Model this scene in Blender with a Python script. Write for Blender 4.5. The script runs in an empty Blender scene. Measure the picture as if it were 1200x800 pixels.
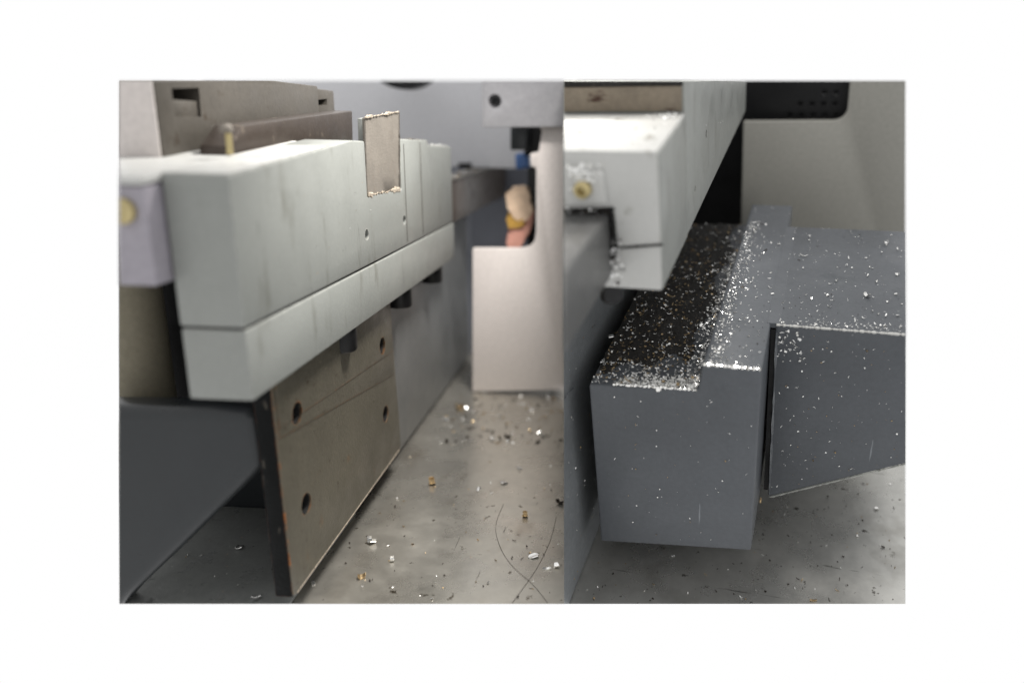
import bpy, bmesh, math, random
from mathutils import Matrix, Vector

# ------------------------------------------------------------------ camera
# The picture is a pair of close-ups of one machine, hung side by side on white.
# Both corners of the machine are built where they stand; the camera sits at the origin.
F, CX, CY = 900.0, 700.0, 400.0            # focal length and principal point in 1200x800 units


def axes(d, v):
    """machine axes (x across, y into depth, z up) in camera axes (right, down, forward)"""
    y = Vector((d[0], d[1], F)).normalized()
    z = -Vector((v[0], v[1], F)).normalized()
    z = (z - y * z.dot(y)).normalized()
    return Matrix((y.cross(z), y, z))


AX_A = axes((45, -250), (-80, 3226))                        # first close-up: world axes
AX_B = axes((300, -540), (130, (300 * 130 + 810000) / 540))  # second close-up: turned and tilted

scene = bpy.context.scene
cam_d = bpy.data.cameras.new('camera')
cam = bpy.data.objects.new('camera', cam_d)
scene.collection.objects.link(cam)
right = AX_A @ Vector((1, 0, 0)); up = AX_A @ Vector((0, -1, 0)); back = AX_A @ Vector((0, 0, -1))
cam.matrix_world = Matrix((right, up, back)).transposed().to_4x4()
cam_d.sensor_width = 36
cam_d.lens = 36 * F / 1200
cam_d.shift_x = -(CX - 600) / 1200
cam_d.clip_start = 0.02
cam_d.clip_end = 50
cam_d.dof.use_dof = True
cam_d.dof.focus_distance = 0.98
cam_d.dof.aperture_fstop = 1.45
scene.camera = cam

# ------------------------------------------------------------------ white surroundings
w = bpy.data.worlds.new('World')
scene.world = w
w.use_nodes = True
bg = w.node_tree.nodes['Background']
bg.inputs[0].default_value = (1, 1, 1, 1)
bg.inputs[1].default_value = 1.0

scene.view_settings.view_transform = 'Standard'
scene.view_settings.look = 'None'
scene.view_settings.exposure = 0
scene.view_settings.gamma = 1


def lamp(name, loc, aim, power, size, spot, blend=0.6, col=(1, .97, .93)):
    d = bpy.data.lights.new(name, 'SPOT')
    d.energy = power; d.color = col; d.shadow_soft_size = size
    d.spot_size = math.radians(spot); d.spot_blend = blend
    o = bpy.data.objects.new(name, d)
    scene.collection.objects.link(o)
    o.location = loc
    o.rotation_euler = (Vector(aim) - Vector(loc)).to_track_quat('-Z', 'Y').to_euler()
    return o


B2W = AX_A @ AX_B.transposed()
lamp('work_lamp', (-0.02, 1.02, 0.50), (-0.37, 1.08, -0.30), 58, 0.09, 78, .4)
lamp('work_lamp', B2W @ Vector((-0.22, 0.98, 0.70)), B2W @ Vector((-0.02, 0.92, -0.45)), 36, 0.09, 74)

# ------------------------------------------------------------------ materials


def lin(c):
    c = [x / 255 for x in c]
    return tuple(x / 12.92 if x <= .04045 else ((x + .055) / 1.055) ** 2.4 for x in c)


def material(name, col, rough=.5, metal=0.0, mott=.18, mscale=9, fine=.10, fscale=160,
             spots=None, spots2=None, bump=.12, bscale=260, scratch=None, spec=.4, edge=None, aniso=0):
    """flat machine surface: blotchy tone, fine grain, optional spots (colour, scale, cut, soft) and scratches"""
    m = bpy.data.materials.new(name)
    m.use_nodes = True
    nt = m.node_tree; N = nt.nodes; LK = nt.links
    b = N['Principled BSDF']
    tc = N.new('ShaderNodeTexCoord')

    def noise(scale, detail=5, rgh=.6, stretch=None):
        n = N.new('ShaderNodeTexNoise')
        n.inputs['Scale'].default_value = scale; n.inputs['Detail'].default_value = detail
        n.inputs['Roughness'].default_value = rgh
        if stretch:
            mp = N.new('ShaderNodeMapping'); mp.inputs['Scale'].default_value = stretch
            LK.new(tc.outputs['Object'], mp.inputs[0]); LK.new(mp.outputs[0], n.inputs['Vector'])
        else:
            LK.new(tc.outputs['Object'], n.inputs['Vector'])
        return n.outputs['Fac']

    def mul(a, val, sc):            # brightness 1 + (a-.5)*sc
        r = N.new('ShaderNodeMapRange')
        r.inputs[1].default_value = .25; r.inputs[2].default_value = .75
        r.inputs[3].default_value = 1 - sc; r.inputs[4].default_value = 1 + sc
        LK.new(a, r.inputs[0])
        v = N.new('ShaderNodeVectorMath'); v.operation = 'SCALE'
        LK.new(val, v.inputs[0]); LK.new(r.outputs[0], v.inputs['Scale'])
        return v.outputs[0]

    rgb = N.new('ShaderNodeRGB'); rgb.outputs[0].default_value = (*lin(col), 1)
    c = rgb.outputs[0]
    c = mul(noise(mscale), c, mott)
    c = mul(noise(fscale, 3), c, fine)

    def spot(c, sp):
        scol, sc, cut, soft = sp[:4]
        r = N.new('ShaderNodeMapRange')
        r.inputs[1].default_value = cut; r.inputs[2].default_value = cut + soft
        LK.new(noise(sc, 4, .65, sp[4] if len(sp) > 4 else None), r.inputs[0])
        mx = N.new('ShaderNodeMix'); mx.data_type = 'RGBA'
        LK.new(r.outputs[0], mx.inputs[0]); LK.new(c, mx.inputs[6])
        mx.inputs[7].default_value = (*lin(scol), 1)
        return mx.outputs[2]
    if spots: c = spot(c, spots)
    if spots2: c = spot(c, spots2)
    if scratch: c = spot(c, scratch)
    if edge:                       # paint rubbed through or rusted along the edges: (colour, radius, noise scale, amount)
        bv = N.new('ShaderNodeBevel'); bv.samples = 6; bv.inputs['Radius'].default_value = edge[1]
        ge = N.new('ShaderNodeNewGeometry')
        dt = N.new('ShaderNodeVectorMath'); dt.operation = 'DOT_PRODUCT'
        LK.new(bv.outputs[0], dt.inputs[0]); LK.new(ge.outputs['Normal'], dt.inputs[1])
        e1 = N.new('ShaderNodeMapRange'); e1.inputs[1].default_value = .995; e1.inputs[2].default_value = .80
        LK.new(dt.outputs['Value'], e1.inputs[0])
        e2 = N.new('ShaderNodeMapRange'); e2.inputs[1].default_value = .42; e2.inputs[2].default_value = .58
        LK.new(noise(edge[2], 5, .7), e2.inputs[0])
        e3 = N.new('ShaderNodeMath'); e3.operation = 'MULTIPLY'
        LK.new(e1.outputs[0], e3.inputs[0]); LK.new(e2.outputs[0], e3.inputs[1])
        e4 = N.new('ShaderNodeMath'); e4.operation = 'MULTIPLY'; e4.inputs[1].default_value = edge[3]
        LK.new(e3.outputs[0], e4.inputs[0])
        mx = N.new('ShaderNodeMix'); mx.data_type = 'RGBA'
        LK.new(e4.outputs[0], mx.inputs[0]); LK.new(c, mx.inputs[6]); mx.inputs[7].default_value = (*lin(edge[0]), 1)
        c = mx.outputs[2]
    LK.new(c, b.inputs['Base Color'])
    b.inputs['Metallic'].default_value = metal
    r = N.new('ShaderNodeMapRange')
    r.inputs[1].default_value = .3; r.inputs[2].default_value = .7
    r.inputs[3].default_value = max(.05, rough - .12); r.inputs[4].default_value = min(1, rough + .12)
    LK.new(noise(mscale * 3), r.inputs[0]); LK.new(r.outputs[0], b.inputs['Roughness'])
    b.inputs['Specular IOR Level'].default_value = spec
    if aniso: b.inputs['Anisotropic'].default_value = aniso
    if bump:
        bp = N.new('ShaderNodeBump'); bp.inputs['Strength'].default_value = bump
        bp.inputs['Distance'].default_value = .002
        LK.new(noise(bscale, 3), bp.inputs['Height']); LK.new(bp.outputs[0], b.inputs['Normal'])
    return m


M = {}
M['beam'] = material('pale_paint', (131, 133, 129), .42, mott=.08, mscale=7, fine=.04,
                     spots=((102, 102, 95), 34, .58, .20, (1, 1, .25)), spots2=((64, 60, 54), 120, .70, .04),
                     scratch=((84, 84, 78), 40, .70, .05, (1, 1, .12)), edge=((176, 176, 168), .003, 60, .8))
M['beam_lit'] = material('lit_beam_paint', (178, 178, 175), .40, mott=.06, mscale=8, fine=.03,  # paler copy of the beam paint, with the light put into its colour
                           spots=((120, 116, 106), 26, .60, .12), spots2=((60, 55, 48), 110, .70, .03), edge=((110, 104, 94), .003, 80, .6))
M['bed'] = material('lilac_grey_paint', (142, 138, 145), .45, mott=.07)
M['brown_steel'] = material('browned_steel', (80, 76, 70), .45, .25, mott=.16, mscale=10, spots=((60, 50, 40), 30, .62, .12))
M['bar'] = material('dark_bar_steel', (66, 58, 52), .4, .4, mott=.2, mscale=16, spots=((110, 100, 88), 50, .64, .1))
M['insert'] = material('beige_deposit', (116, 110, 102), .8, mott=.14, mscale=22, fine=.08, spots=((112, 100, 90), 40, .58, .2, (1, 1, .5)), bump=.25, bscale=420)
M['crust'] = material('crusty_edge', (158, 147, 132), .9, mott=.3, mscale=60, fine=.35, fscale=300, spots=((84, 66, 52), 160, .58, .08), bump=.8)
M['rustplate'] = material('oily_brown_plate', (88, 84, 73), .38, .30, mott=.16, mscale=8, fine=.12,
                          spots=((62, 52, 40), 100, .625, .06), spots2=((128, 118, 100), 170, .66, .05), bump=.25,
                          scratch=((100, 78, 54), 18, .66, .10), edge=((132, 84, 44), .004, 70, .9))
M['rustedge'] = material('black_plate_edge', (15, 16, 16), .5, .2, mott=.3, spots=((70, 66, 60), 90, .62, .05, (1, 1, .3)), bump=.4, spec=.1, edge=((110, 62, 30), .002, 90, .8))
M['rust'] = material('orange_rust', (140, 86, 44), .9, mott=.4, mscale=50, fine=.4, spots=((60, 38, 24), 120, .52, .1), bump=.9)
M['panel'] = material('grey_sheet_metal', (110, 111, 111), .40, .2, mott=.08, mscale=5, fine=.05)
M['slide'] = material('slide_steel', (98, 98, 97), .35, .3, mott=.1, edge=((160, 160, 158), .004, 40, .7))
M['block_plain'] = material('blue_grey_paint_joint', (77, 80, 84), .40, mott=.14, mscale=7, fine=.08, bump=.08, spec=.3)
M['dark'] = material('graphite_paint', (36, 39, 41), .36, mott=.16, mscale=6, fine=.06, bump=.06)
M['block'] = material('blue_grey_paint', (77, 80, 84), .40, mott=.14, mscale=7, fine=.08, spots=((118, 122, 126), 200, .69, .05),
                      spots2=((58, 62, 66), 12, .60, .16, (1, 1, .4)), scratch=((112, 116, 120), 60, .715, .02, (1, .25, .06)), bump=.08, spec=.3,
                      edge=((150, 152, 154), .0022, 70, .7))
M['wallpaint'] = material('dark_wall_paint', (112, 115, 117), .45, mott=.12, mscale=9, fine=.12, spots=((96, 98, 100), 110, .67, .06))
M['floor'] = material('worn_steel_floor', (188, 184, 175), .30, .85, mott=.10, mscale=4, fine=.08, fscale=60,
                      spots=((92, 84, 72), 60, .65, .05), spots2=((158, 150, 138), 7, .57, .14, (1, .45, 1)), bump=.05, bscale=30,
                      scratch=((112, 108, 100), 90, .69, .02, (1.0, .05, 1)))
M['floor_b'] = material('dull_steel_floor', (194, 193, 188), .32, .75, mott=.10, mscale=4, fine=.08, fscale=70,
                        spots=((84, 80, 74), 70, .655, .04), spots2=((166, 164, 158), 7, .57, .14), bump=.05, bscale=30,
                        scratch=((118, 116, 111), 80, .69, .02, (.06, 1, 1)))
M['floor_shade'] = material('shaded_floor_grey', (132, 134, 132), .35, .2, mott=.2, mscale=9, spots=((44, 44, 42), 30, .62, .1))  # floor in shade under the casting, painted as a darker grey
M['house'] = material('warm_white_paint', (196, 189, 185), .5, mott=.05, mscale=5)
M['cover'] = material('cool_white_paint', (150, 149, 152), .48, mott=.04, mscale=5)
M['rear'] = material('rear_lilac_paint', (208, 208, 211), .5, mott=.05, mscale=4)
M['wall_b'] = material('stone_grey_paint', (132, 131, 125), .5, mott=.06, mscale=4)
M['black'] = material('black_oxide', (22, 22, 23), .45, .3, mott=.2)
M['void'] = material('black_hole', (9, 8, 7), .8, mott=.2)
M['soot'] = material('black_swarf_sludge', (26, 24, 21), .7, mott=.5, mscale=60, fine=.4, fscale=320, spots=((88, 80, 68), 260, .62, .08), bump=1.0, bscale=300)
M['navy'] = material('dark_blue_paint', (100, 103, 111), .5)
M['brass'] = material('dull_brass', (176, 162, 120), .35, .8, mott=.2, mscale=60)
M['blue'] = material('blue_plastic', (76, 112, 168), .4)
M['cream'] = material('cream_cloth', (216, 190, 164), .9, mott=.12, mscale=40)
M['amber'] = material('amber_cloth', (176, 138, 66), .9, mott=.2, mscale=40)
M['pink'] = material('pink_cloth', (206, 152, 136), .9, mott=.12, mscale=40)
M['column'] = material('khaki_casting', (116, 110, 94), .7, mott=.18, mscale=12)
M['brownface'] = material('rusty_brown_face', (120, 110, 96), .7, mott=.2, mscale=20, spots=((58, 36, 24), 26, .60, .12, (1, 1, 3)), bump=.3)
M['chip'] = material('bright_metal_chip', (232, 231, 228), .22, .92, mott=.1, bump=0)
M['chip_white'] = material('frosty_metal_chip', (238, 238, 236), .35, .25, mott=.1, bump=0)
M['chip_warm'] = material('tan_metal_chip', (168, 146, 112), .35, .8, mott=.25, mscale=200, bump=0)
M['chip_dark'] = material('dark_metal_chip', (52, 46, 40), .5, .3, mott=.25, mscale=200, bump=0)

# ------------------------------------------------------------------ mesh helpers
random.seed(7)


def new_bm(verts, faces):
    bm = bmesh.new()
    vs = [bm.verts.new(v) for v in verts]
    for f in faces:
        bm.faces.new([vs[i] for i in f])
    bmesh.ops.recalc_face_normals(bm, faces=bm.faces)
    return bm


def bevel(bm, off, seg=2, ang=25):
    if off > 0:
        es = [e for e in bm.edges if len(e.link_faces) == 2 and e.calc_face_angle(0) > math.radians(ang)]
        bmesh.ops.bevel(bm, geom=es, offset=off, segments=seg, profile=.5, affect='EDGES', clamp_overlap=True)
    return bm


def box(x, y, z, bev=.0015, seg=2):
    v = [(a, b, c) for a in x for b in y for c in z]
    return bevel(new_bm(v, [(0, 1, 3, 2), (4, 6, 7, 5), (0, 4, 5, 1), (2, 3, 7, 6), (0, 2, 6, 4), (1, 5, 7, 3)]), bev, seg)


def prism(pts, vec, bev=.0015, seg=2):
    """polygon (3D points, one plane) pushed along vec"""
    n = len(pts); v = [Vector(p) for p in pts]; vec = Vector(vec)
    vv = v + [p + vec for p in v]
    fs = [tuple(range(n)), tuple(range(2 * n - 1, n - 1, -1))]
    fs += [(i, (i + 1) % n, n + (i + 1) % n, n + i) for i in range(n)]
    return bevel(new_bm(vv, fs), bev, seg)


def lathe(prof, c, axis='z', n=24):
    """profile [(radius, height)] turned round an axis through c"""
    bm = bmesh.new(); rings = []
    for r, h in prof:
        ring = []
        for i in range(n):
            a = 2 * math.pi * i / n
            p = (r * math.cos(a), r * math.sin(a), h)
            p = {'z': p, 'x': (p[2], p[0], p[1]), 'y': (p[0], p[2], p[1])}[axis]
            ring.append(bm.verts.new(Vector(c) + Vector(p)))
        rings.append(ring)
    for a, b in zip(rings, rings[1:]):
        for i in range(n):
            bm.faces.new((a[i], a[(i + 1) % n], b[(i + 1) % n], b[i]))
    bm.faces.new(rings[0]); bm.faces.new(rings[-1])
    bmesh.ops.recalc_face_normals(bm, faces=bm.faces)
    return bm


def cut(bm, cutters):
    """drill the cutters out of bm"""
    def tmp(b, nm):
        me = bpy.data.meshes.new(nm); b.to_mesh(me); b.free()
        o = bpy.data.objects.new(nm, me); scene.collection.objects.link(o); return o
    base = tmp(bm, 'tmp_base')
    cs = [tmp(c, 'tmp_cut') for c in cutters]
    for c in cs:
        md = base.modifiers.new('b', 'BOOLEAN'); md.operation = 'DIFFERENCE'; md.object = c; md.solver = 'EXACT'
    dg = bpy.context.evaluated_depsgraph_get()
    me = bpy.data.meshes.new_from_object(base.evaluated_get(dg))
    out = bmesh.new(); out.from_mesh(me)
    for o in [base] + cs:
        bpy.data.objects.remove(o, do_unlink=True)
    return out


def jitter(bm, amt, cuts=0):
    if cuts:
        bmesh.ops.subdivide_edges(bm, edges=bm.edges[:], cuts=cuts, use_grid_fill=True)
    for v in bm.verts:
        v.co += Vector([random.uniform(-amt, amt) for _ in range(3)])
    return bm


class Corner:
    """one photographed corner of the machine: its axes, its extent, and builders in its own axes"""

    def __init__(self, ax, x0, x1, y0=95.0, y1=707.0):
        self.ax = ax
        self.rot = AX_A @ ax.transposed()
        self.x0, self.x1, self.y0, self.y1 = x0, x1, y0, y1
        c = [self.ray(*p) for p in ((x0, y0), (x1, y0), (x1, y1), (x0, y1))]
        mid = self.ray((x0 + x1) / 2, (y0 + y1) / 2)
        self.planes = []                     # section planes where the built corner ends
        for a, b in zip(c, c[1:] + c[:1]):
            n = a.cross(b).normalized()
            self.planes.append(n if n.dot(mid) > 0 else -n)

    def ray(self, px, py):
        return self.ax @ Vector((px - CX, py - CY, F))

    def at(self, px, py, **k):
        r = self.ray(px, py); (a, v), = k.items()
        return r * (v / r['xyz'.index(a)])

    def pts(self, ps, **k):
        return [self.at(*p, **k) for p in ps]

    def inside(self, p, margin=0.0):
        return all(n.dot(p) > margin * 1.0 for n in self.planes)

    def thing(self, name, label, cat, base=(0, 0, 0), group=None):
        o = bpy.data.objects.new(name, None)
        o.empty_display_size = .02
        scene.collection.objects.link(o)
        o.matrix_world = Matrix.Translation(self.rot @ Vector(base)) @ self.rot.to_4x4()
        o['label'] = label; o['category'] = cat
        if group: o['group'] = group
        o['_b'] = list(base)
        return o

    def mesh(self, name, bm, mat, parent=None, label=None, cat=None, group=None, kind=None, base=None, trim=True, sub=None):
        b = Vector(base or (0, 0, 0))
        if parent is not None:
            p = parent
            while p.parent: p = p.parent
            b = Vector(p['_b']) if '_b' in p else b
        if trim:
            for n in self.planes:
                g = bm.verts[:] + bm.edges[:] + bm.faces[:]
                r = bmesh.ops.bisect_plane(bm, geom=g, dist=1e-7, plane_co=(0, 0, 0), plane_no=n, clear_inner=True)
                es = [e for e in r['geom_cut'] if isinstance(e, bmesh.types.BMEdge) and e.is_valid and len(e.link_faces) == 1]
                if es:
                    bmesh.ops.holes_fill(bm, edges=es)
        if not bm.faces:
            bm.free(); print('EMPTY', name); return None
        bmesh.ops.translate(bm, verts=bm.verts, vec=-b)
        for f in bm.faces: f.smooth = True
        me = bpy.data.meshes.new(name); bm.to_mesh(me); bm.free()
        me.set_sharp_from_angle(angle=math.radians(32))
        mats = mat if isinstance(mat, (list, tuple)) else [mat]
        for m in mats: me.materials.append(M[m])
        o = bpy.data.objects.new(name, me)
        scene.collection.objects.link(o)
        if parent is not None:
            o.parent = parent
        else:
            o.matrix_world = Matrix.Translation(self.rot @ b) @ self.rot.to_4x4()
            o['_b'] = list(b)
        if label: o['label'] = label
        if cat: o['category'] = cat
        if group: o['group'] = group
        if kind: o['kind'] = kind
        return o


A = Corner(AX_A, 140.0, 660.96)
B = Corner(AX_B, 661.0, 1061.0)

# =================================================================== FIRST CORNER
X0 = -.331                                     # face of the pale beam
FZ = -.528                                     # floor
A.mesh('floor', box((-.9, .3), (.3, 2.2), (FZ - .05, FZ), 0), 'floor', kind='structure')

# --- pale clamp beam
YN, YE, ZB, ZS = .627, 1.412, -.242, -.176
t = A.thing('clamp_beam', 'long pale grey-green steel beam over the rusty brown plate', 'machine beam', (X0, YN, ZB))
z1 = -.0455
prof = [(YN, ZS + .0012), (YE, ZS + .0012), (YE, -.0405), (1.252, -.0348), (1.252, -.0265), (1.103, -.0230), (1.103, -.0925), (.957, -.0905),
        (.957, -.0235), (.9125, -.0220), (YN, z1)]
up_ = prism([(X0, y, z) for y, z in prof], (-.0575, 0, 0), .0022)
holes = [lathe([(.0070, -.03), (.0070, .02)], A.at(430, 275, x=X0), 'x', 16), lathe([(.0070, -.03), (.0070, .02)], A.at(474, 258, x=X0), 'x', 16)]
holes.append(box((X0 - .1, X0 - .012), (.930, 1.6), (-.0405, .1), 0))
A.mesh('upper_block', cut(up_, holes), 'beam', t)
A.mesh('lower_rail', box((X0 - .0575, X0 + .0005), (YN + .001, YE + .004), (ZB, ZS - .0012), .0022), 'beam', t)
A.mesh('seam_packing', box((X0 - .055, X0 - .003), (YN + .004, YE - .004), (ZS - .002, ZS + .002), 0), 'black', t)
sl = (-.0220 - z1) / (.9125 - YN)
A.mesh('lit_top', prism([(X0 - .0022, YN + .002, z1 + .0002), (X0 - .0022, .84, z1 + sl * (.84 - YN) + .0001), (X0 - .0022, .84, z1 + sl * (.84 - YN) + .0011), (X0 - .0022, YN + .002, z1 + .0013)], (-.0555, 0, 0), .0003, 1), 'beam_lit', t)  # paler plate that paints the strong light on the near beam top
# vertical joints on the far half of the face
for yj in (1.118, 1.205):
    bm = box((X0 - .001, X0 + .0006), (yj, yj + .0014), (-.17, -.03), 0)
    A.mesh('joint_bead', bm, 'brown_steel', t)
# crusted insert standing in the notch
ins = A.mesh('coated_insert', jitter(prism(A.pts([(428, 138), (468, 131), (468.5, 222), (431, 229)], x=X0 - .0015), (-.004, 0, 0), .001, 1), .0003, 4), 'insert', t,
             label='beige crusted insert standing above the beam')

A.mesh('insert_back', prism(A.pts([(428, 139), (467.5, 132), (468, 222), (431, 229)], x=X0 - .0060), (-.010, 0, 0), .001), 'beam', ins)


def crust_strip(a, b, wdt, n, parent, name='crust_edge', mat='crust', thick=.004, rig=A):
    """ragged deposit along a line from a to b"""
    bm = bmesh.new(); a = Vector(a); b = Vector(b); prev = None; k_ = .3
    side = Vector((0, 0, 1)) if abs((b - a).z) < (b - a).length * .7 else Vector((0, 1, 0))
    for i in range(n + 1):
        p = a.lerp(b, i / n); k_ = min(1.05, max(.12, k_ + random.uniform(-.4, .4))); wv = wdt * k_ * random.uniform(.7, 1.1); tv = thick * (.3 + .5 * k_); p = p + side * random.uniform(-.3, .3) * wdt
        ring = [bm.verts.new(p + side * s * wv + Vector((d * tv, 0, 0))) for s, d in ((-1, -.6), (-.6, .5), (.6, .6), (1, -.6))]
        if prev:
            for k in range(4): bm.faces.new((prev[k], prev[(k + 1) % 4], ring[(k + 1) % 4], ring[k]))
        else: bm.faces.new(ring)
        prev = ring
    bm.faces.new(prev)
    bmesh.ops.recalc_face_normals(bm, faces=bm.faces)
    return rig.mesh(name, bm, mat, parent)


q = A.pts([(428, 138), (468, 131), (468.5, 222), (431, 229)], x=X0 - .0002)
crust_strip(q[0], q[1], .0024, 60, ins, thick=.0018); crust_strip(q[3], q[2], .0042, 60, ins, thick=.002); crust_strip(q[1], q[2], .0014, 40, ins, 'crust_edge', 'brown_steel', .002)
# light caught by the far top edge, put in as paler strips
crust_strip((X0 - .004, 1.256, -.0338), (X0 - .004, 1.405, -.0393), .0022, 20, t, 'lit_top_edge', 'beam_lit')
crust_strip((X0 - .003, 1.108, -.0225), (X0 - .003, 1.248, -.0262), .0012, 20, t, 'lit_top_edge', 'insert')
# cap screws hanging under the rail
for px, py, r, h in ((400, 396, .0185, .036), (468, 346, .0185, .036), (506, 320, .0185, .036)):
    c = Vector((X0 - .020, A.at(px, py, x=X0 - .020).y, ZB))
    s = A.mesh('cap_screw', lathe([(r, .001), (r, -h * .75), (r * .92, -h * .82), (r * .55, -h * .82), (r * .55, -h * .5)], c, 'z', 24), 'black', t)

# --- bed plate beside and behind the beam end
t = A.thing('bed_plate', 'lilac grey bed plate with a brass screw beside the pale beam', 'bed plate', (-.45, .62, -.14))
A.mesh('slab', prism([(X0 - .0600, .606, -.136), (X0 - .0600, 1.30, -.136), (X0 - .0600, 1.30, -.0480), (X0 - .0600, .900, -.0320), (X0 - .0600, .606, -.0540)], (-.40, 0, 0), .003), 'bed', t)
A.mesh('lit_top', prism([(X0 - .0590, .604, -.0535), (X0 - .0590, .900, -.0302), (X0 - .0590, .900, -.0235), (X0 - .0590, .604, -.0472)], (-.40, 0, 0), .0015), 'beam_lit', t)  # the bright light on the bed top, put in as a paler plate
c = A.at(145, 247, y=.605)
s = A.mesh('brass_screw', lathe([(.0105, .004), (.0105, -.004), (.0085, -.006), (.005, -.006), (.005, -.002)], c, 'y', 24), 'brass', t)
# --- column below the bed
A.mesh('round_column', lathe([(.036, -.40), (.036, -.137)], (-.552, .800, 0), 'z', 40), 'column', label='short round khaki column under the lilac bed plate', cat='column', base=(-.552, .800, -.40))
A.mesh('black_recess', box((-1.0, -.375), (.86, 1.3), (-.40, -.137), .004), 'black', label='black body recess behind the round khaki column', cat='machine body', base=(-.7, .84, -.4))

# --- dark casting with the sloped underside
armp = A.pts([(60, 477), (240, 479), (300, 482), (312, 545), (262, 592), (205, 648), (150, 700), (110, 745), (60, 745)], y=.705)
A.mesh('machine_casting', prism(armp, (0, .045, 0), .014, 5), 'dark', label='dark grey casting with a sloping underside below the pale beam end', cat='casting', base=(-.5, .705, FZ))
A.mesh('back_web', box((-.95, -.372), (.95, .97), (FZ + .0005, -.20), .002), 'dark', label='dark web plate standing behind the sloping casting', cat='web plate', base=(-.6, .95, FZ))

A.mesh('shade_sheet', box((-.90, -.3700), (.40, .949), (FZ + .0005, FZ + .0045), .001), 'floor_shade', label='grey sheet painting the shaded floor under the sloping casting', cat='floor sheet', base=(-.5, .5, FZ))  # added sheet; its grey stands for shade on the floor
# --- rusty plate
PX = -.348
t = A.thing('mounting_plate', 'oily brown steel plate with four holes hanging below the pale beam', 'mounting plate', (PX, .70, -.49))
pl = [(.697, -.2), (.7035, -.4915), (.71, -.4935), (1.088, -.4895), (1.0945, -.484), (1.094, -.455), (1.07, -.2)]
bm = prism([(PX, y, z) for y, z in pl], (-.019, 0, 0), .0012)
hl = [(347, 484), (359, 590), (452, 485), (447, 405)]
hs = [lathe([(.0122, -.03), (.0122, .02)], A.at(*p, x=PX), 'x', 24) for p in hl]
pm = A.mesh('plate', cut(bm, hs), 'rustplate', t)
for p in hl:
    c = A.at(*p, x=PX)
    A.mesh('recessed_screw', lathe([(.0100, -.03), (.0100, -.0125), (.0055, -.0125), (.0055, -.018)], c + Vector((-.0055, 0, 0)), 'x', 18), 'void', t)  # coloured black for the darkness deep in the hole
    A.mesh('hole_dark', lathe([(.0121, -.0185), (.0121, -.0016), (.0110, -.0016), (.0110, -.0185)], c, 'x', 24), 'void', t)  # black tube added so the inside of the hole turns dark
    crust_strip(c + Vector((-.004, .002, -.0115)), c + Vector((-.004, .009, -.0090)), .0020, 6, pm, 'rust_crumb', 'crust', .002)
    crust_strip(c + Vector((-.006, -.010, .001)), c + Vector((-.006, -.007, .006)), .0016, 5, pm, 'rust_crumb', 'rust', .002)
for (pa, pb), up_to, th in ((((331, 512), (463, 438)), -.205, .0007), (((353, 484), (453, 416)), -.206, .0014)):
    a, b = A.at(*pa, x=PX), A.at(*pb, x=PX)
    za = a.z + (b.z - a.z) * (.704 - a.y) / (b.y - a.y); zb = a.z + (b.z - a.z) * (1.075 - a.y) / (b.y - a.y)
    bm = prism([(PX + th, .704, za), (PX + th, 1.075, zb), (PX + th, 1.072, up_to), (PX + th, .704, up_to)], (-.003, 0, 0), .0004)
    A.mesh('raised_band', cut(bm, [lathe([(.0122, -.03), (.0122, .02)], A.at(*p, x=PX), 'x', 24) for p in hl]), 'rustplate', t)
# black near edge with a line of rust along the corner
A.mesh('edge_strip', prism([(PX - .0195, .6955, -.2), (PX - .0012, .6955, -.2), (PX - .0012, .7025, -.4922), (PX - .0195, .7025, -.4922)], (0, .004, 0), .0008), 'rustedge', t)
zz = -.262
while zz > -.486:                       # rust breaking out along the near corner in patches
    ln = random.uniform(.004, .018) * (1 if zz > -.38 else 1.6); ya = .6972 + (.6972 - .7037) * (zz + .2) / .2915
    crust_strip((PX - .0006, ya + .0012, zz), (PX - .0004, ya + .0015, max(zz - ln, -.489)), .0010 if zz > -.38 else .0019, 14, pm, 'rust_patch', 'rust', .0012)
    zz -= ln + random.uniform(.004, .03) * (1 if zz > -.38 else .25)
A.mesh('lower_lip', prism([(PX + .0004, .712, -.4935), (PX + .0004, 1.086, -.4895), (PX + .0004, 1.086, -.4878), (PX + .0004, .712, -.4918)], (-.003, 0, 0), 0), 'crust', t)

# --- smooth grey side panel behind the plate
A.mesh('side_panel', box((-.381, -.3685), (.76, 1.70), (-.521, -.20), .002), 'panel', label='smooth grey side panel running back behind the brown plate', cat='side panel', base=(-.37, .76, -.521))
A.mesh('panel_gap', box((-.379, -.371), (.80, 1.69), (FZ + .0005, -.5215), 0), 'black', label='black gap strip between grey side panel and steel floor', cat='strip', base=(-.375, .8, FZ))  # black strip standing in for the dark gap under the panel
A.mesh('dark_post', box((-.42, -.372), (1.72, 1.77), (FZ + .0005, -.10), .003), 'navy', label='dark blue-grey post at the far end of the side panel', cat='post', base=(-.4, 1.72, FZ))

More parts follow.
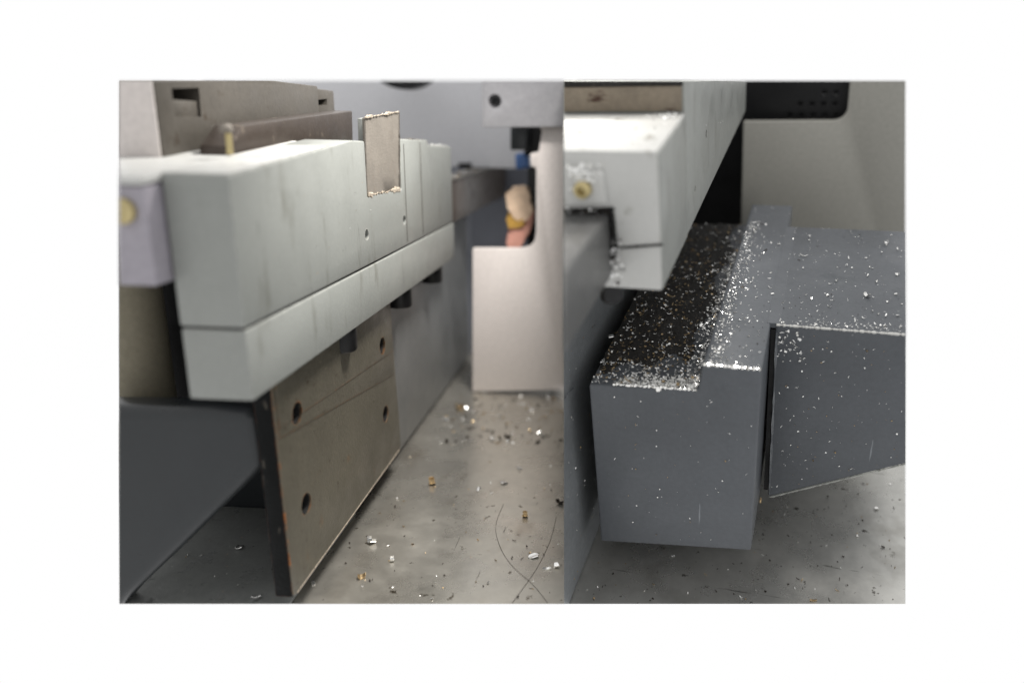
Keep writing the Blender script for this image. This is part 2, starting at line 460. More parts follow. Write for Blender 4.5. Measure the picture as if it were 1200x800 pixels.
# --- riser block standing on the bed
RX = -.4456
t = A.thing('riser_block', 'brownish grey riser block with square pocket standing behind the pale beam', 'riser block', (RX, .70, -.047))
yn = .727
ztop = A.at(300, 97, x=RX).z
ztop2 = A.at(372, 101, x=RX).z
yf = A.at(373, 110, x=RX).y
bm = prism([(RX, yn, -.0455), (RX, yf, -.0455), (RX, yf, ztop2), (RX, yn, ztop + .004)], (-.30, 0, 0), .002)
pk = A.pts([(201, 104), (233, 103), (236, 137), (205, 137)], x=RX)
bm = cut(bm, [prism([p + Vector((.01, 0, 0)) for p in pk], (-.045, 0, 0), 0)])
A.mesh('body', bm, 'brown_steel', t)
A.mesh('pocket_floor', box((RX - .034, RX - .003), (pk[0].y + .001, pk[1].y - .001), (pk[3].z - .0005, pk[3].z + .016), .001), 'brown_steel', t)
A.mesh('lit_front', box((RX - .30, RX - .0015), (yn - .0022, yn - .0002), (-.0455, ztop + .04), .0006), 'house', t)  # pale plate painting the light on the front of the same block
ye = A.at(396, 110, x=RX).y
bm = box((RX - .10, RX - .006), (yf + .001, ye), (-.0455, ztop2 - .003), .002)
sl = A.pts([(371, 118), (388, 116), (388, 123), (371, 125)], x=RX)
bm = cut(bm, [prism([p + Vector((.01, 0, 0)) for p in sl], (-.05, 0, 0), 0)])
A.mesh('end_step', bm, 'brown_steel', t)

# --- dark flat bar lying on the beam
bp = A.pts([(268, 172), (285, 147), (330, 141), (413, 130), (414, 170), (330, 186), (270, 190)], x=-.395)
A.mesh('flat_bar', prism(bp, (-.030, 0, 0), .002), 'bar', label='dark brown flat bar lying along the top of the pale beam', cat='flat bar', base=tuple(bp[0]))
t = A.thing('spring_pin', 'small pale brass pin standing on the beam before the dark bar', 'pin', tuple(A.at(268, 176, x=-.385)))
c = A.at(268, 176, x=-.385)
A.mesh('shank', lathe([(.0032, -.004), (.0032, .013), (.0025, .016)], c + Vector((0, .002, 0)), 'z', 14), 'brass', t)
A.mesh('head', lathe([(.002, .016), (.0058, .017), (.0062, .021), (.004, .024)], c + Vector((0, -.001, 0)), 'z', 16), 'insert', t)

# --- guide rail leaving the far end of the beam
A.mesh('guide_rail', box((-.375, -.336), (1.425, 2.045), (-.180, -.104), .002), 'bar', label='dark grey guide rail running back from the far end of the beam', cat='guide rail', base=(-.35, 1.42, -.18))
A.mesh('rail_cover', box((-.376, -.335), (1.428, 2.04), (-.1035, -.099), .001), 'brown_steel', label='dusty brown cover strip on top of the dark guide rail', cat='cover strip', base=(-.35, 1.43, -.1035))

# --- rear panel
t = A.thing('rear_panel', 'plain lilac grey rear panel above the guide rail', 'rear panel', (-.5, 1.82, -.11))
A.mesh('sheet', box((-1.0, -.225), (1.82, 1.85), (-.0975, .30), .002), 'rear', t)
c = A.pts([(537, 191), (552, 191), (552, 203), (537, 203)], y=1.816)
A.mesh('black_stop', prism(c, (0, .003, 0), .0005), 'black', t)
A.mesh('dark_boss', lathe([(.085, 0), (.085, .05), (.06, .062), (.02, .062)], A.at(470, 55, y=1.70), 'y', 40), 'black', label='dark round boss hanging at the top before the rear panel', cat='boss', base=tuple(A.at(470, 55, y=1.70)))
A.mesh('inner_partition', box((-.6, -.1), (2.05, 2.08), (FZ + .0005, .25), .002), 'navy', label='dark blue inner partition seen through the housing window', cat='partition', base=(-.3, 2.05, FZ))

# --- light housing with window
HY = 1.47
t = A.thing('machine_housing', 'warm white machine housing with a cut-out window at the far end', 'machine housing', (-.2, HY, -.52))
hp = A.pts([(553.5, 459), (553.5, 291), (612, 291), (620, 289), (626, 283), (628, 272), (628, 197), (622, 195), (621, 180), (631, 178), (635, 154), (632, 148), (599, 147),
            (599, 60), (690, 60), (690, 456)], y=HY)
A.mesh('front_plate', prism(hp, (0, .016, 0), .0022), 'house', t)
cp = A.pts([(563.5, 60), (690, 60), (690, 148.5), (565, 149.5)], y=HY - .022)
bm = prism(cp, (0, .021, 0), .002)
hc = A.at(580, 118.5, y=HY - .022)
bm = cut(bm, [lathe([(.012, -.005), (.012, .012)], hc, 'y', 24)])
cv = A.mesh('raised_cover', bm, 'cover', t)
A.mesh('socket_screw', lathe([(.0085, .011), (.0085, .004), (.0045, .004), (.0045, .009)], hc, 'y', 20), 'black', cv)
A.mesh('window_box', box((-.225, -.165), (1.60, 1.63), (-.06, .02), .001), 'black', t)
bk = A.pts([(598, 147), (618, 147), (618, 176), (598, 176)], y=1.56)
A.mesh('latch', prism(bk, (0, .03, 0), .003), 'dark', t)
A.mesh('blue_cap', bevel(prism(A.pts([(603, 180), (619, 179), (621, 197), (604, 199)], y=1.62), (0, .03, 0), 0), .006, 3), 'blue', label='small blue cap inside the upper part of the housing window', cat='cap', base=tuple(A.at(612, 199, y=1.62)))
wb = A.pts([(618, 196), (640, 196), (640, 300), (618, 300)], y=1.58)
A.mesh('window_edge', prism(wb, (0, .05, 0), .002), 'black', t)
# crumpled cloth in the window


def lump(pts, y, d, name, mat, parent):
    bm = prism(A.pts(pts, y=y), (0, d, 0), 0)
    bmesh.ops.triangulate(bm, faces=bm.faces[:])
    bmesh.ops.subdivide_edges(bm, edges=bm.edges[:], cuts=2)
    bmesh.ops.smooth_vert(bm, verts=bm.verts[:], factor=.6, use_axis_x=True, use_axis_y=True, use_axis_z=True)
    jitter(bm, .0022)
    return A.mesh(name, bm, mat, parent)


t = A.thing('cleaning_rag', 'crumpled cream, pink and amber rag behind the housing window', 'rag', tuple(A.at(605, 292, y=1.56)))
lump([(591, 228), (600, 219), (617, 219), (621, 236), (624, 252), (612, 262), (597, 252)], 1.55, .03, 'cream_fold', 'cream', t)
lump([(594, 250), (610, 254), (616, 262), (606, 268), (594, 268)], 1.552, .03, 'amber_fold', 'amber', t)
lump([(594, 266), (612, 258), (626, 246), (624, 262), (616, 280), (606, 293), (594, 292)], 1.557, .03, 'pink_fold', 'pink', t)

# =================================================================== SECOND CORNER
GZ = -.795
B.mesh('floor', box((-.9, .6), (.2, 1.8), (GZ - .05, GZ), 0), 'floor_b', kind='structure')

# --- stepped support block
BY = .72
t = B.thing('support_block', 'stepped blue-grey block sprinkled with chips under the pale beam', 'support block', (-.15, BY, -.75))
fp = B.pts([(704, 634), (880, 645), (893, 432), (823, 427), (818.5, 457), (690, 451)], y=BY)
zt = (fp[2].z + fp[3].z) / 2; zl = fp[4].z
fp[2].z = fp[3].z = zt
YB2 = 1.228
B.mesh('body', prism(fp, (0, YB2 - BY, 0), .0028, 3), 'block', t)
# --- support arm
AY = .822
t = B.thing('support_bracket', 'blue-grey arm with a tapering underside bolted against the stepped block', 'support arm', (.05, AY, -.7))
ap = B.pts([(898, 378.5), (1100, 398.5), (1100, 534), (899, 582)], y=AY)
xl = fp[2].x + .0062
ap = [Vector((xl, AY, zt)), Vector((ap[1].x, AY, zt - .0015)), ap[2], Vector((xl + .001, AY, ap[3].z))]
B.mesh('arm', prism(ap, (0, 1.137 - AY, 0), .003, 3), 'block', t)
B.mesh('contact_face', box((fp[2].x + .0004, xl - .0002), (AY + .010, 1.12), (ap[3].z + .004, zt - .012), 0), 'black', t)
crust_strip((xl + .002, AY - .001, zt - .010), (xl + .003, AY - .001, ap[3].z + .006), .0022, 60, t, 'swarf_line', 'block', .003, B)
B.mesh('paint_fillet', box((fp[2].x - .004, xl + .005), (AY + .003, 1.134), (zt - .006, zt + .0002), .0001, 1), 'block_plain', t)
# bright worn edges, their highlights put in as thin wires
def wire(a, b, r, n, parent, name, mat, rig=B):
    bm = bmesh.new(); a = Vector(a); b = Vector(b); prev = None
    d = (b - a).normalized(); u = d.cross(Vector((.3, .5, .8))).normalized(); v = d.cross(u)
    for i in range(n + 1):
        p = a.lerp(b, i / n); rr = r * random.uniform(.35, 1.2)
        ring = [bm.verts.new(p + (u * math.cos(k * 1.2566) + v * math.sin(k * 1.2566)) * rr) for k in range(5)]
        if prev:
            for k in range(5): bm.faces.new((prev[k], prev[(k + 1) % 5], ring[(k + 1) % 5], ring[k]))
        else: bm.faces.new(ring)
        prev = ring
    bm.faces.new(prev); bmesh.ops.recalc_face_normals(bm, faces=bm.faces)
    return rig.mesh(name, bm, mat, parent)


sb = bpy.data.objects['support_block']
wire(fp[3] + Vector((.001, .0008, -.0006)), fp[2] + Vector((-.001, .0008, -.0006)), .0022, 60, sb, 'edge_highlight', 'chip')
wire(Vector((fp[5].x + .03, BY + .0008, zl - .003)), Vector((fp[4].x - .002, BY + .0008, zl - .0002)), .0020, 70, sb, 'edge_highlight', 'chip')
wire((xl + .001, AY + .0006, zt - .0005), (ap[1].x - .002, AY + .0006, zt - .002), .0017, 110, t, 'edge_highlight', 'beam_lit')
wire(ap[3] + Vector((.002, .0002, 0)), ap[2] + Vector((0, .0002, 0)), .0014, 90, t, 'worn_edge', 'beam')

# --- sludge on the ledge
sl_ = [(690, 447), (712, 428), (790, 436), (806, 410), (828, 350), (846, 300), (868, 262), (800, 262), (740, 300), (690, 380)]
ledge_n = Vector((0, 0, 1))
bm = bmesh.new()
lx0, lx1 = fp[5].x + .002, fp[4].x - .002
nx, ny = 26, 70; grid = []
for j in range(ny + 1):
    row = []
    for i in range(nx + 1):
        u, v = i / nx, j / ny
        y = BY + .004 + v * (YB2 - BY - .006)
        zz = fp[5].z + (fp[4].z - fp[5].z) * u
        wedge = max(0, min(1, (.93 + .16 * math.sin(v * 19) * .4 - u) * 6)) * max(0, min(1, (v - .085 + .10 * (.55 - u) + .02 * math.sin(u * 17)) * 14))
        h = random.uniform(.001, .004) * wedge - .0006 * (1 - wedge) * 2
        row.append(bm.verts.new((lx0 + u * (lx1 - lx0), y, zz + h)))
    grid.append(row)
for j in range(ny):
    for i in range(nx):
        bm.faces.new((grid[j][i], grid[j][i + 1], grid[j + 1][i + 1], grid[j + 1][i]))
B.mesh('swarf_sludge', bm, 'soot', label='black oily swarf sludge lying on the lower step of the block', cat='sludge', kind='stuff')

# --- pale beam, near end
JY = .65
t = B.thing('clamp_beam', 'brightly lit pale beam end with a brass screw above the stepped block', 'machine beam', (-.15, JY, -.33))
ft = B.pts([(560, 169), (769, 177), (777.5, 286.5), (723, 290.5), (717, 244), (560, 249)], y=JY)
SX = ft[1].x + .0012
for k in (1, 2): ft[k].x = SX - .0006
lj = B.pts([(723, 292), (777.8, 288), (778, 341), (702, 343.5), (694, 338), (693, 326), (704, 314), (716, 306)], y=JY)
lj[1].x = lj[2].x = SX - .0006
ljz = lj[2].z
lj[3].z = ljz + .0003
YR = B.at(803, 121, x=SX).y
ztb = ft[1].z
ft[0].z = ztb
B.mesh('upper_block', prism(ft, (0, YR - JY + .002, 0), .0022), 'beam_lit', t)
# longer rear stretch with the holes in its side, same side face
zr = B.at(803, 97, y=YR).z
bm = prism([(SX - .0003, YR, ljz + .0006), (SX - .0003, 1.345, ljz + .0006), (SX - .0003, 1.345, zr + .12), (SX - .0003, YR, zr + .12)], (-.4, 0, 0), .0015)
hs = [lathe([(.005, -.03), (.005, .02)], B.at(828, 157, x=SX), 'x', 16), lathe([(.004, -.03), (.004, .02)], B.at(815, 221, x=SX), 'x', 16)]
B.mesh('rear_block', cut(bm, hs), 'beam', t)
B.mesh('shaded_side', box((SX - .02, SX + .0003), (JY + .0025, YR - .0003), (ljz + .0006, ztb - .003), .001), 'beam', t)  # same paint in a darker tone, shade put into the beam's side
B.mesh('rusty_face', box((-.6, SX - .003), (YR - .003, YR - .0006), (ztb + .002, B.at(740, 101, y=YR).z), .0006), 'brownface', t)
B.mesh('top_grime', box((-.6, SX - .002), (YR - .004, YR - .0008), (B.at(740, 101, y=YR).z + .0005, zr + .1), .0006), 'soot', t)
B.mesh('lower_rail', prism(lj, (0, YR - JY - .001, 0), .0018), 'beam_lit', t)
B.mesh('seam_packing', box((SX - .05, SX - .003), (JY + .004, YR - .002), (ft[2].z - .003, ft[2].z + .002), 0), 'black', t)
pd = B.pts([(640, 196), (706, 199), (711, 240), (640, 243)], y=JY - .004)
B.mesh('screw_pad', prism(pd, (0, .0045, 0), .0022, 3), 'beam_lit', t)
c = B.at(684, 221, y=JY - .004)
s = B.mesh('brass_screw', lathe([(.0082, .002), (.0082, -.006), (.0068, -.008), (.0046, -.008), (.0046, -.002)], c, 'y', 24), 'brass', t)
bmx = bpy.data.objects['clamp_beam.001']
wire(B.at(720, 290.5, y=JY - .0003), B.at(777, 287, y=JY - .0003), .0011, 40, bmx, 'crevice_dark', 'void')  # black wires put in for the darkness of the beam crevices
wire(B.at(640, 247, y=JY - .001), B.at(716, 244, y=JY - .001), .0012, 60, bmx, 'crevice_dark', 'void')
wire(B.at(717, 243, y=JY - .001), B.at(722, 296, y=JY - .001), .0024, 30, bmx, 'crevice_dark', 'void')
wire(B.at(721, 300, y=JY - .001), B.at(698, 320, y=JY - .001), .0018, 30, bmx, 'crevice_dark', 'void')
c = B.at(717, 346, y=JY + .03)
B.mesh('cap_screw', lathe([(.012, .004), (.012, -.026), (.010, -.029)], (c.x, c.y, ljz), 'z', 24), 'black', t)

# --- slide bar coming towards the camera
e = B.at(713, 252, y=JY)
B.mesh('slide_bar', box((-.5, e.x), (.25, 1.2), (e.z - .062, e.z), .003, 3), 'slide', label='grey slide bar coming out below the brass screw', cat='slide bar', base=(e.x, .4, e.z - .06))
# --- dark side wall
B.mesh('side_wall', box((-.5, -.2835), (.15, 1.42), (GZ + .0005, e.z - .075), .003), 'wallpaint', label='dark painted side wall beside the stepped block', cat='side wall', base=(-.3, .3, GZ))
wire((-.2815, .52, fp[5].z + .02), (-.2815, .74, fp[5].z - .02), .001, 40, bpy.data.objects['side_wall'], 'worn_edge', 'block')

# --- rear wall with round-cornered window
WY = 1.44
t = B.thing('rear_wall', 'stone grey rear wall with a dark round-cornered window', 'rear wall', (.05, WY, -.6))
x0 = B.at(870, 200, y=WY).x
wz = B.at(930, 142, y=WY).z
xr = B.at(995, 110, y=WY).x
r = .022
pts = [(x0, WY, GZ + .002), (.6, WY, GZ + .002), (.6, WY, .15), (xr, WY, .15)]
for k in range(7):
    a = math.pi * k / 12
    pts.append((xr - r + r * math.cos(a), WY, wz + r - r * math.sin(a)))
pts += [(x0, WY, wz - .001)]
B.mesh('sheet', prism(pts, (0, .012, 0), .002), 'wall_b', t)
bm = box((x0 - .02, xr + .05), (WY + .05, WY + .056), (wz - .05, .2), .001)
hz = []
for j in range(3):
    for i in range(6 - 0):
        px, py = (926 + i * 13.5, 134.5 - 13 * j) if j % 2 == 0 else (938 + i * 13.5, 134.5 - 13 * j)
        if px < 990 and px > 918 + 18 * j:
            hz.append(lathe([(.005, -.02), (.005, .02)], B.at(px, py, y=WY + .05), 'y', 10))
B.mesh('perforated_screen', cut(bm, hz), 'black', t)
B.mesh('dark_backing', box((x0 - .35, xr + .10), (WY + .10, WY + .12), (GZ + .0005, .2), .001), 'black', t)

# =================================================================== metal chips


def chip_bm(kind, s):
    """one chip at the origin: a flake, a curl or a needle"""
    bm = bmesh.new()
    if kind == 'curl':
        n, rr, turn = 9, s * .42, random.uniform(2.2, 4.2); wd = s * .34; th = s * .06
    elif kind == 'flake':
        n, rr, turn = 3, s * .8, random.uniform(.6, 1.1); wd = s * .45; th = s * .09
    else:
        n, rr, turn = 4, s * 1.0, random.uniform(.7, 1.7); wd = s * .13; th = s * .09
    prev = None
    for i in range(n + 1):
        a = turn * (i / n - .5); pr = s * .12 * i / n
        o = Vector((rr * math.sin(a), pr, rr * (1 - math.cos(a)))); nn = Vector((-math.sin(a), 0, math.cos(a)))
        ww = wd * (.6 + .4 * math.sin(math.pi * (i + .5) / (n + 1))) * random.uniform(.75, 1.2)
        ring = [bm.verts.new(o + Vector((0, -ww, 0))), bm.verts.new(o + Vector((0, ww, 0))), bm.verts.new(o + Vector((0, ww, 0)) + nn * th), bm.verts.new(o + Vector((0, -ww, 0)) + nn * th)]
        if prev:
            for k in range(4): bm.faces.new((prev[k], prev[(k + 1) % 4], ring[(k + 1) % 4], ring[k]))
        else: bm.faces.new(ring)
        prev = ring
    bm.faces.new(prev)
    bmesh.ops.recalc_face_normals(bm, faces=bm.faces)
    return bm


CH = []
for kind in ('flake', 'needle', 'needle', 'curl', 'curl', 'needle', 'flake', 'needle'):
    b = chip_bm(kind, 1.0)
    b.verts.ensure_lookup_table(); b.verts.index_update()
    CH.append(([v.co.copy() for v in b.verts], [[v.index for v in f.verts] for f in b.faces]))
    b.free()


def scatter(rig, name, label, spots, mats, normal='z', cat='metal chips', white=.3):
    """spots: (point, size, material index); one joined mass of fine chips"""
    V, Fc, mi = [], [], []
    for p, s, m in spots:
        if m == 0 and random.random() < white: m = 3
        vs, fs = random.choice(CH)
        R = Matrix.Rotation(random.uniform(0, 6.28), 3, 'Z') @ Matrix.Rotation(random.uniform(-.5, .5), 3, 'X') @ Matrix.Rotation(random.uniform(-.4, .4), 3, 'Y')
        if normal == '-y': R = Matrix.Rotation(math.radians(90), 3, 'X') @ R
        if normal == '+x': R = Matrix.Rotation(math.radians(90), 3, 'Y') @ R
        k = len(V)
        V += [tuple(p + (R @ v) * s) for v in vs]
        Fc += [[i + k for i in f] for f in fs]; mi += [m] * len(fs)
    me = bpy.data.meshes.new(name); me.from_pydata(V, [], Fc)
    for m in mats: me.materials.append(M[m])
    me.polygons.foreach_set('material_index', mi)
    me.update()
    o = bpy.data.objects.new(name, me); scene.collection.objects.link(o)
    o.matrix_world = rig.rot.to_4x4()
    o['label'] = label; o['category'] = cat; o['kind'] = 'stuff'
    return o


def chip_thing(rig, p, s, kind, mat, label, group, normal='z'):
    bm = chip_bm(kind, s)
    R = Matrix.Rotation(random.uniform(0, 6.28), 3, 'Z') @ Matrix.Rotation(random.uniform(-.35, .35), 3, 'X')
    if normal == '-y': R = Matrix.Rotation(math.radians(90), 3, 'X') @ R
    bmesh.ops.transform(bm, matrix=R.to_4x4(), verts=bm.verts)
    lo = min(v.co.z for v in bm.verts)
    if normal == 'z': bmesh.ops.translate(bm, verts=bm.verts, vec=(0, 0, -lo))
    bmesh.ops.translate(bm, verts=bm.verts, vec=p)
    return rig.mesh('metal_chip', bm, mat, label=label, cat='metal chip', group=group, base=tuple(p), trim=False)


def rnd_px(rig, xs, ys, **k):
    return rig.at(random.uniform(*xs), random.uniform(*ys), **k)


MATS = ['chip', 'chip_warm', 'chip_dark', 'chip_white']
# single chips on the first floor, picked out in the picture
g = 'single chips on the worn steel floor'
for px, py, s, kind, mat, lab in [
        (435, 636, .0065, 'curl', 'chip', 'bright curled chip on the floor near the brown plate corner'),
        (460, 657, .0045, 'curl', 'chip', 'small bright chip to the side of the curled chip on the floor'),
        (424, 676, .0060, 'curl', 'chip_warm', 'tan ring-shaped chip on the floor below the curled bright chip'),
        (506, 567, .0075, 'curl', 'chip_warm', 'large tan curled chip alone in mid floor'),
        (591, 566, .0065, 'flake', 'chip', 'bright flake in mid floor beyond the hairline scratches'),
        (561, 574, .0045, 'flake', 'chip', 'tiny white flake in mid floor between two larger chips'),
        (609, 549, .0055, 'flake', 'chip', 'pale twin flake on the far middle floor'),
        (538, 479, .0090, 'curl', 'chip_warm', 'orange-brown ring chip far back near the white housing'),
        (522, 493, .0070, 'flake', 'chip', 'pale chip far back before the orange ring chip'),
        (576, 514, .0060, 'flake', 'chip', 'pale chip in front of the housing foot'),
        (615, 605, .0060, 'curl', 'chip_warm', 'grey-brown curl on the floor near the picture division'),
        (626, 652, .0065, 'flake', 'chip', 'flat bright flake crossing the hairline scratch'),
        (641, 667, .0068, 'needle', 'chip', 'bright needle chip of the cluster near the lower corner of the floor'),
        (652, 664, .0055, 'curl', 'chip', 'bright curl of the cluster near the lower corner of the floor'),
        (655, 590, .0060, 'curl', 'chip_dark', 'dark curl on the floor close to the picture division'),
        (281, 641, .0055, 'flake', 'chip', 'bright flake on the dark floor under the sloping casting'),
        (300, 700, .0060, 'needle', 'chip', 'bright needle on the dark floor beside the brown plate foot'),
        (367, 684, .0050, 'flake', 'chip', 'bright flake on the floor at the lower edge of the brown plate')]:
    chip_thing(A, A.at(px, py, z=FZ + (.0048 if px < 310 else 0)), s * 2.0, kind, mat, lab, g)
sp = []
for _ in range(150):
    p = rnd_px(A, (395, 658), (470, 704), z=FZ + .0006)
    if p.x > -.355: sp.append((p, random.uniform(.0012, .0045), random.choice((0, 0, 1, 1, 2, 2))))
for _ in range(120):
    p = rnd_px(A, (520, 658), (459, 520), z=FZ + .0006)
    if p.x > -.34: sp.append((p, random.uniform(.003, .009), random.choice((0, 1, 1, 2, 2))))
for _ in range(40):
    p = rnd_px(A, (200, 330), (600, 704), z=FZ + .0052)
    sp.append((p, random.uniform(.001, .002), random.choice((0, 1, 2))))
scatter(A, 'floor_swarf', 'fine scattered metal swarf on the worn steel floor', sp, MATS)
sp = []
for _ in range(50):
    sp.append((rnd_px(A, (300, 524), (205, 330), x=X0 + .0007), random.uniform(.0005, .0012), random.choice((0, 1, 1))))
sp = [s for s in sp if -.235 < s[0].z < -.06 and YN + .01 < s[0].y < YE - .01 and abs(s[0].z - ZS) > .006]
for _ in range(70):
    p = rnd_px(A, (330, 468), (400, 690), x=PX + .0006)
    if .72 < p.y < 1.08 and -.48 < p.z < -.26: sp.append((p, random.uniform(.0005, .0012), random.choice((0, 1, 2, 2))))
scatter(A, 'clinging_swarf', 'tiny specks of swarf clinging to beam face and brown plate', sp, MATS, '+x')
sp = []
for _ in range(50):
    sp.append((A.at(random.uniform(535, 600), 205, x=-.35) if False else Vector((random.uniform(-.372, -.338), random.uniform(1.43, 1.77), -.0985)), random.uniform(.003, .006), random.choice((0, 0, 1))))
scatter(A, 'rail_swarf', 'pale chips heaped on the guide rail cover strip', sp, MATS)

# hairline scratches / threads on the floor
for pth, lab in (([(600, 706), (617, 683), (632, 660), (645, 632), (652, 605)], 'thin dark wire thread running straight across the floor corner'),
                 ([(642, 706), (625, 685), (600, 662), (586, 640), (581, 615), (590, 590)], 'thin dark wire thread curving across the floor')):
    bm = bmesh.new(); prev = None; P = [A.at(*p, z=FZ + .0008) for p in pth]; fine = []
    for i in range(len(P) - 1):
        for k in range(6):
            tt = k / 6; a = P[max(i - 1, 0)]; b = P[i]; c = P[i + 1]; d = P[min(i + 2, len(P) - 1)]
            fine.append(.5 * ((2 * b) + (c - a) * tt + (2 * a - 5 * b + 4 * c - d) * tt ** 2 + (3 * b - a - 3 * c + d) * tt ** 3))
    fine.append(P[-1])
    for i, p in enumerate(fine):
        d = (fine[min(i + 1, len(fine) - 1)] - fine[max(i - 1, 0)]).normalized(); n = Vector((-d.y, d.x, 0)) * .00022
        ring = [bm.verts.new(p - n), bm.verts.new(p + n), bm.verts.new(p + Vector((0, 0, .0003)))]
        if prev:
            for k in range(3): bm.faces.new((prev[k], prev[(k + 1) % 3], ring[(k + 1) % 3], ring[k]))
        else: bm.faces.new(ring)
        prev = ring
    bm.faces.new(prev)
    A.mesh('wire_thread', bm, 'bar', label=lab, cat='wire')

# ---- second corner
sp = []
zt_s = zt + .0003
for _ in range(900):      # top of block and arm
    p = rnd_px(B, (815, 1060), (240, 432), z=zt_s)
    onblock = fp[3].x + .003 < p.x < fp[2].x - .002 and BY + .003 < p.y < YB2 - .004
    onarm = xl + .002 < p.x and AY + .004 < p.y < 1.133
    if onblock or onarm:
        dens = 1 if (p.x < -.08 or p.y < .90) else .75
        if random.random() < dens: sp.append((p, min(.0042, .0008 * math.exp(abs(random.gauss(0, .8)))), random.choice((0, 0, 0, 0, 0, 2))))
for _ in range(500):       # drift along the step edge of the raised part
    y = random.uniform(BY, 1.15)
    sp.append((Vector((fp[3].x + .004 + abs(random.gauss(0, .012)), y, zt_s)), random.uniform(.0009, .0034), 0))
for _ in range(110):
    sp.append((Vector((random.uniform(xl + .003, .12), AY + .004 + abs(random.gauss(0, .008)), zt_s)), random.uniform(.0009, .0028), 0))
sp = [s for s in sp if B.inside(s[0], .004)]
scatter(B, 'bright_swarf', 'bright fine metal swarf sprinkled over block and arm tops', sp, MATS)

sp = []
for _ in range(1500):
    u, v = random.random(), random.random() ** 1.3
    y = BY + .003 + v * (YB2 - BY - .01); x = lx0 + u * (lx1 - lx0)
    z = fp[5].z + (fp[4].z - fp[5].z) * u + random.uniform(.001, .005)
    near = u > .86 or v < .10
    m = random.choice((0, 0, 1, 1, 2)) if not near else random.choice((0, 0, 0, 0, 1))
    sp.append((Vector((x, y, z)), random.uniform(.0014, .0046), m))
for _ in range(420):
    x = random.uniform(lx0 + .03, lx1); y = BY + .002 + abs(random.gauss(0, .012))
    u = (x - lx0) / (lx1 - lx0)
    sp.append((Vector((x, y, fp[5].z + (fp[4].z - fp[5].z) * u + .001)), random.uniform(.0014, .0045), 0))
for _ in range(320):
    y = random.uniform(BY, 1.1); x = lx1 - abs(random.gauss(0, .010))
    sp.append((Vector((x, y, zl + random.uniform(.001, .006))), random.uniform(.0014, .0045), 0))
sp = [s for s in sp if B.inside(s[0], .004)]
scatter(B, 'ledge_swarf', 'dense glittering swarf piled on the lower step of the block', sp, MATS)

sp = []
for _ in range(150):
    p = rnd_px(B, (900, 1058), (385, 575), y=AY - .0004)
    if p.x > xl + .004 and p.z < zt - .006 and p.z > ap[3].z + (ap[2].z - ap[3].z) * (p.x - xl) / (ap[2].x - xl) + .006:
        sp.append((p, random.choice((.0009, .0012, .0016, .0026)), random.choice((0, 0, 1))))
for _ in range(60):
    p = B.at(random.gauss(925, 16), random.gauss(400, 14), y=AY - .0006)
    if p.x > xl + .004 and p.z < zt - .004: sp.append((p, random.uniform(.0015, .004), 0))
for _ in range(70):
    p = rnd_px(B, (700, 885), (435, 632), y=BY - .0004)
    if p.z < zl - .006 and fp[5].x + .006 < p.x < fp[1].x - .004: sp.append((p, random.choice((.0008, .0010, .0013, .0022)), random.choice((0, 0, 1))))
for _ in range(40):
    p = rnd_px(B, (665, 775), (180, 335), y=JY - .0004)
    if (p.z > ft[4].z + .004 or p.x > ft[3].x + .004) and abs(p.z - ft[2].z) > .004: sp.append((p, random.choice((.0006, .0008, .0012)), random.choice((0, 1, 2))))
sp = [s for s in sp if B.inside(s[0], .004)]
scatter(B, 'front_swarf', 'specks of swarf stuck to block, arm and beam fronts', sp, MATS, '-y')

sp = []
for _ in range(70):
    p = rnd_px(B, (664, 702), (380, 680), x=-.2830)
    if GZ + .01 < p.z < e.z - .09: sp.append((p, random.choice((.001, .0016, .0026)), random.choice((0, 0, 1))))
for _ in range(30):
    p = rnd_px(B, (780, 868), (110, 320), x=SX + .0006)
    if p.z > ljz + .004 and p.y > JY + .01: sp.append((p, random.choice((.0007, .001, .0015)), random.choice((0, 0, 1))))
sp = [s for s in sp if B.inside(s[0], .003)]
scatter(B, 'side_swarf', 'specks of swarf stuck to the dark side wall and beam side', sp, MATS, '+x')

sp = []
for _ in range(60):        # heap round the brass screw
    sp.append((B.at(random.gauss(681, 10), random.gauss(203, 7), y=JY - .006), random.uniform(.002, .0055), 0))
for _ in range(45):        # chips jammed in the seam
    sp.append((B.at(random.gauss(722, 7), random.gauss(308, 14), y=JY - .002), random.uniform(.002, .0050), random.choice((0, 0, 0, 2))))
for _ in range(22):
    sp.append((B.at(random.uniform(662, 712), random.gauss(247, 2), y=JY - .002), random.uniform(.0016, .0034), random.choice((0, 2))))
sp = [s for s in sp if B.inside(s[0], .003)]
scatter(B, 'screw_swarf', 'white swarf packed round the brass screw and the beam seam', sp, MATS, '-y', white=.9)
sp = []
for _ in range(90):
    sp.append((Vector((SX - .006 - abs(random.gauss(0, .012)), random.uniform(YR - .028, YR - .004), ztb + .001)), random.uniform(.001, .0026), 0))
for _ in range(40):
    sp.append((Vector((random.uniform(-.24, SX - .01), random.uniform(JY + .005, YR - .01), ztb + .0005)), random.uniform(.0008, .002), random.choice((0, 2, 2))))
sp = [s for s in sp if B.inside(s[0], .003)]
scatter(B, 'top_swarf', 'white swarf heaped at the corner of the beam top', sp, MATS, white=.9)
sp = []
for _ in range(230):
    p = rnd_px(B, (664, 1058), (560, 704), z=GZ + .0006)
    if p.x > -.28: sp.append((p, random.choice((.0012, .0016, .0024, .0036)), random.choice((0, 1, 2, 2, 2))))
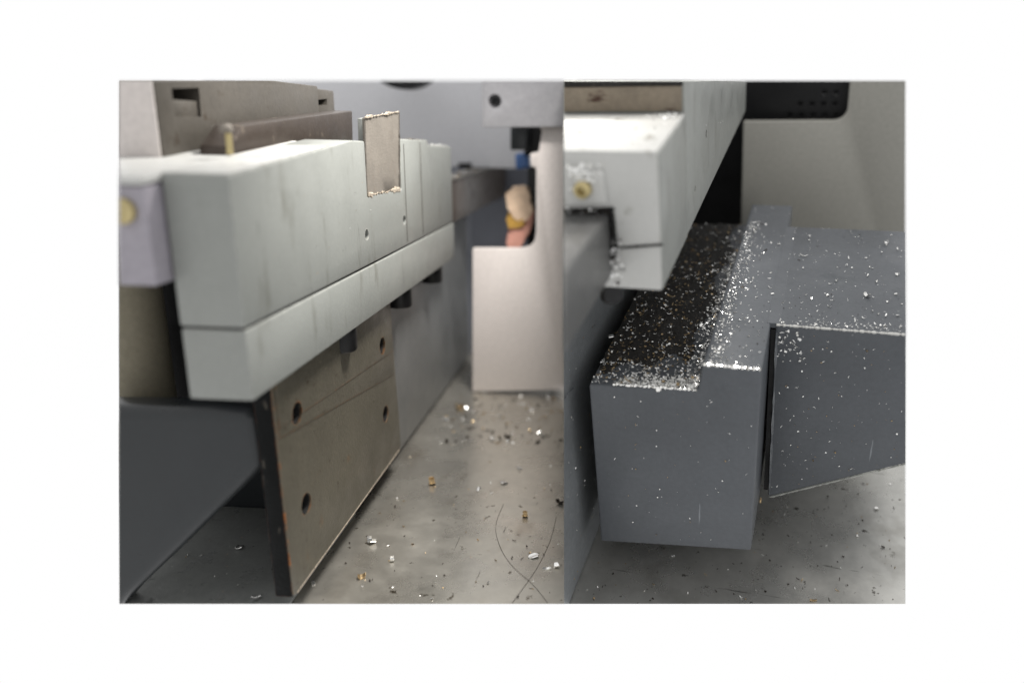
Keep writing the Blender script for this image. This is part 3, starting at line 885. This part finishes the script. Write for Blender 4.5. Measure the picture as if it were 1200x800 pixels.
sp = [s for s in sp if B.inside(s[0], .004)]
scatter(B, 'floor_grit', 'dark grit and pale specks on the dull steel floor', sp, MATS)

g = 'single chips on block and arm'
for px, py, s, kind, mat, lab, pl_ in [
        (1016, 347, .0060, 'curl', 'chip', 'largest bright curl lying on the arm top', 'top'),
        (1038, 285, .0048, 'curl', 'chip', 'bright curl far back on the arm top', 'top'),
        (1051, 322, .0040, 'curl', 'chip', 'ring-shaped bright chip on the arm top', 'top'),
        (1052, 292, .0045, 'needle', 'chip', 'bright needle far back on the arm top', 'top'),
        (942, 300, .0050, 'needle', 'chip', 'bright needle at the joint of block and arm', 'top'),
        (823, 382, .0065, 'curl', 'chip', 'bright clump chip on the step edge of the block', 'step'),
        (772, 455, .0055, 'curl', 'chip', 'pale curl hanging over the front edge of the lower step', 'front'),
        (780, 453, .0045, 'needle', 'chip', 'pale needle hanging over the front edge of the lower step', 'front'),
        (716, 395, .0060, 'flake', 'chip', 'bright flake in the black sludge beside the dark wall', 'ledge'),
        (786, 348, .0070, 'needle', 'chip_warm', 'tan needle in the black sludge under the beam end', 'ledge'),
        (891, 585, .0060, 'needle', 'chip_warm', 'tan needle caught in the gap between block and arm', 'gap'),
        (953, 703, .0075, 'needle', 'chip_warm', 'tan needle lying on the dull floor at the lower picture edge', 'floor'),
        (1027, 596, .0045, 'flake', 'chip', 'pale flake on the dull floor below the arm', 'floor'),
        (1035, 641, .0040, 'flake', 'chip_dark', 'dark flake on the dull floor below the arm', 'floor')]:
    if pl_ == 'top': p = B.at(px, py, z=zt + .0004)
    elif pl_ == 'step': p = B.at(px, py, z=zt - .012)
    elif pl_ == 'ledge': p = B.at(px, py, z=zl + .004)
    elif pl_ == 'front': p = B.at(px, py, y=BY - .002)
    elif pl_ == 'gap': p = B.at(px, py, y=AY - .004)
    else: p = B.at(px, py, z=GZ + .0006)
    chip_thing(B, p, s * 1.5, kind, mat, lab, g, '-y' if pl_ in ('front', 'gap') else 'z')

for o in scene.objects:
    if '_b' in o: del o['_b']
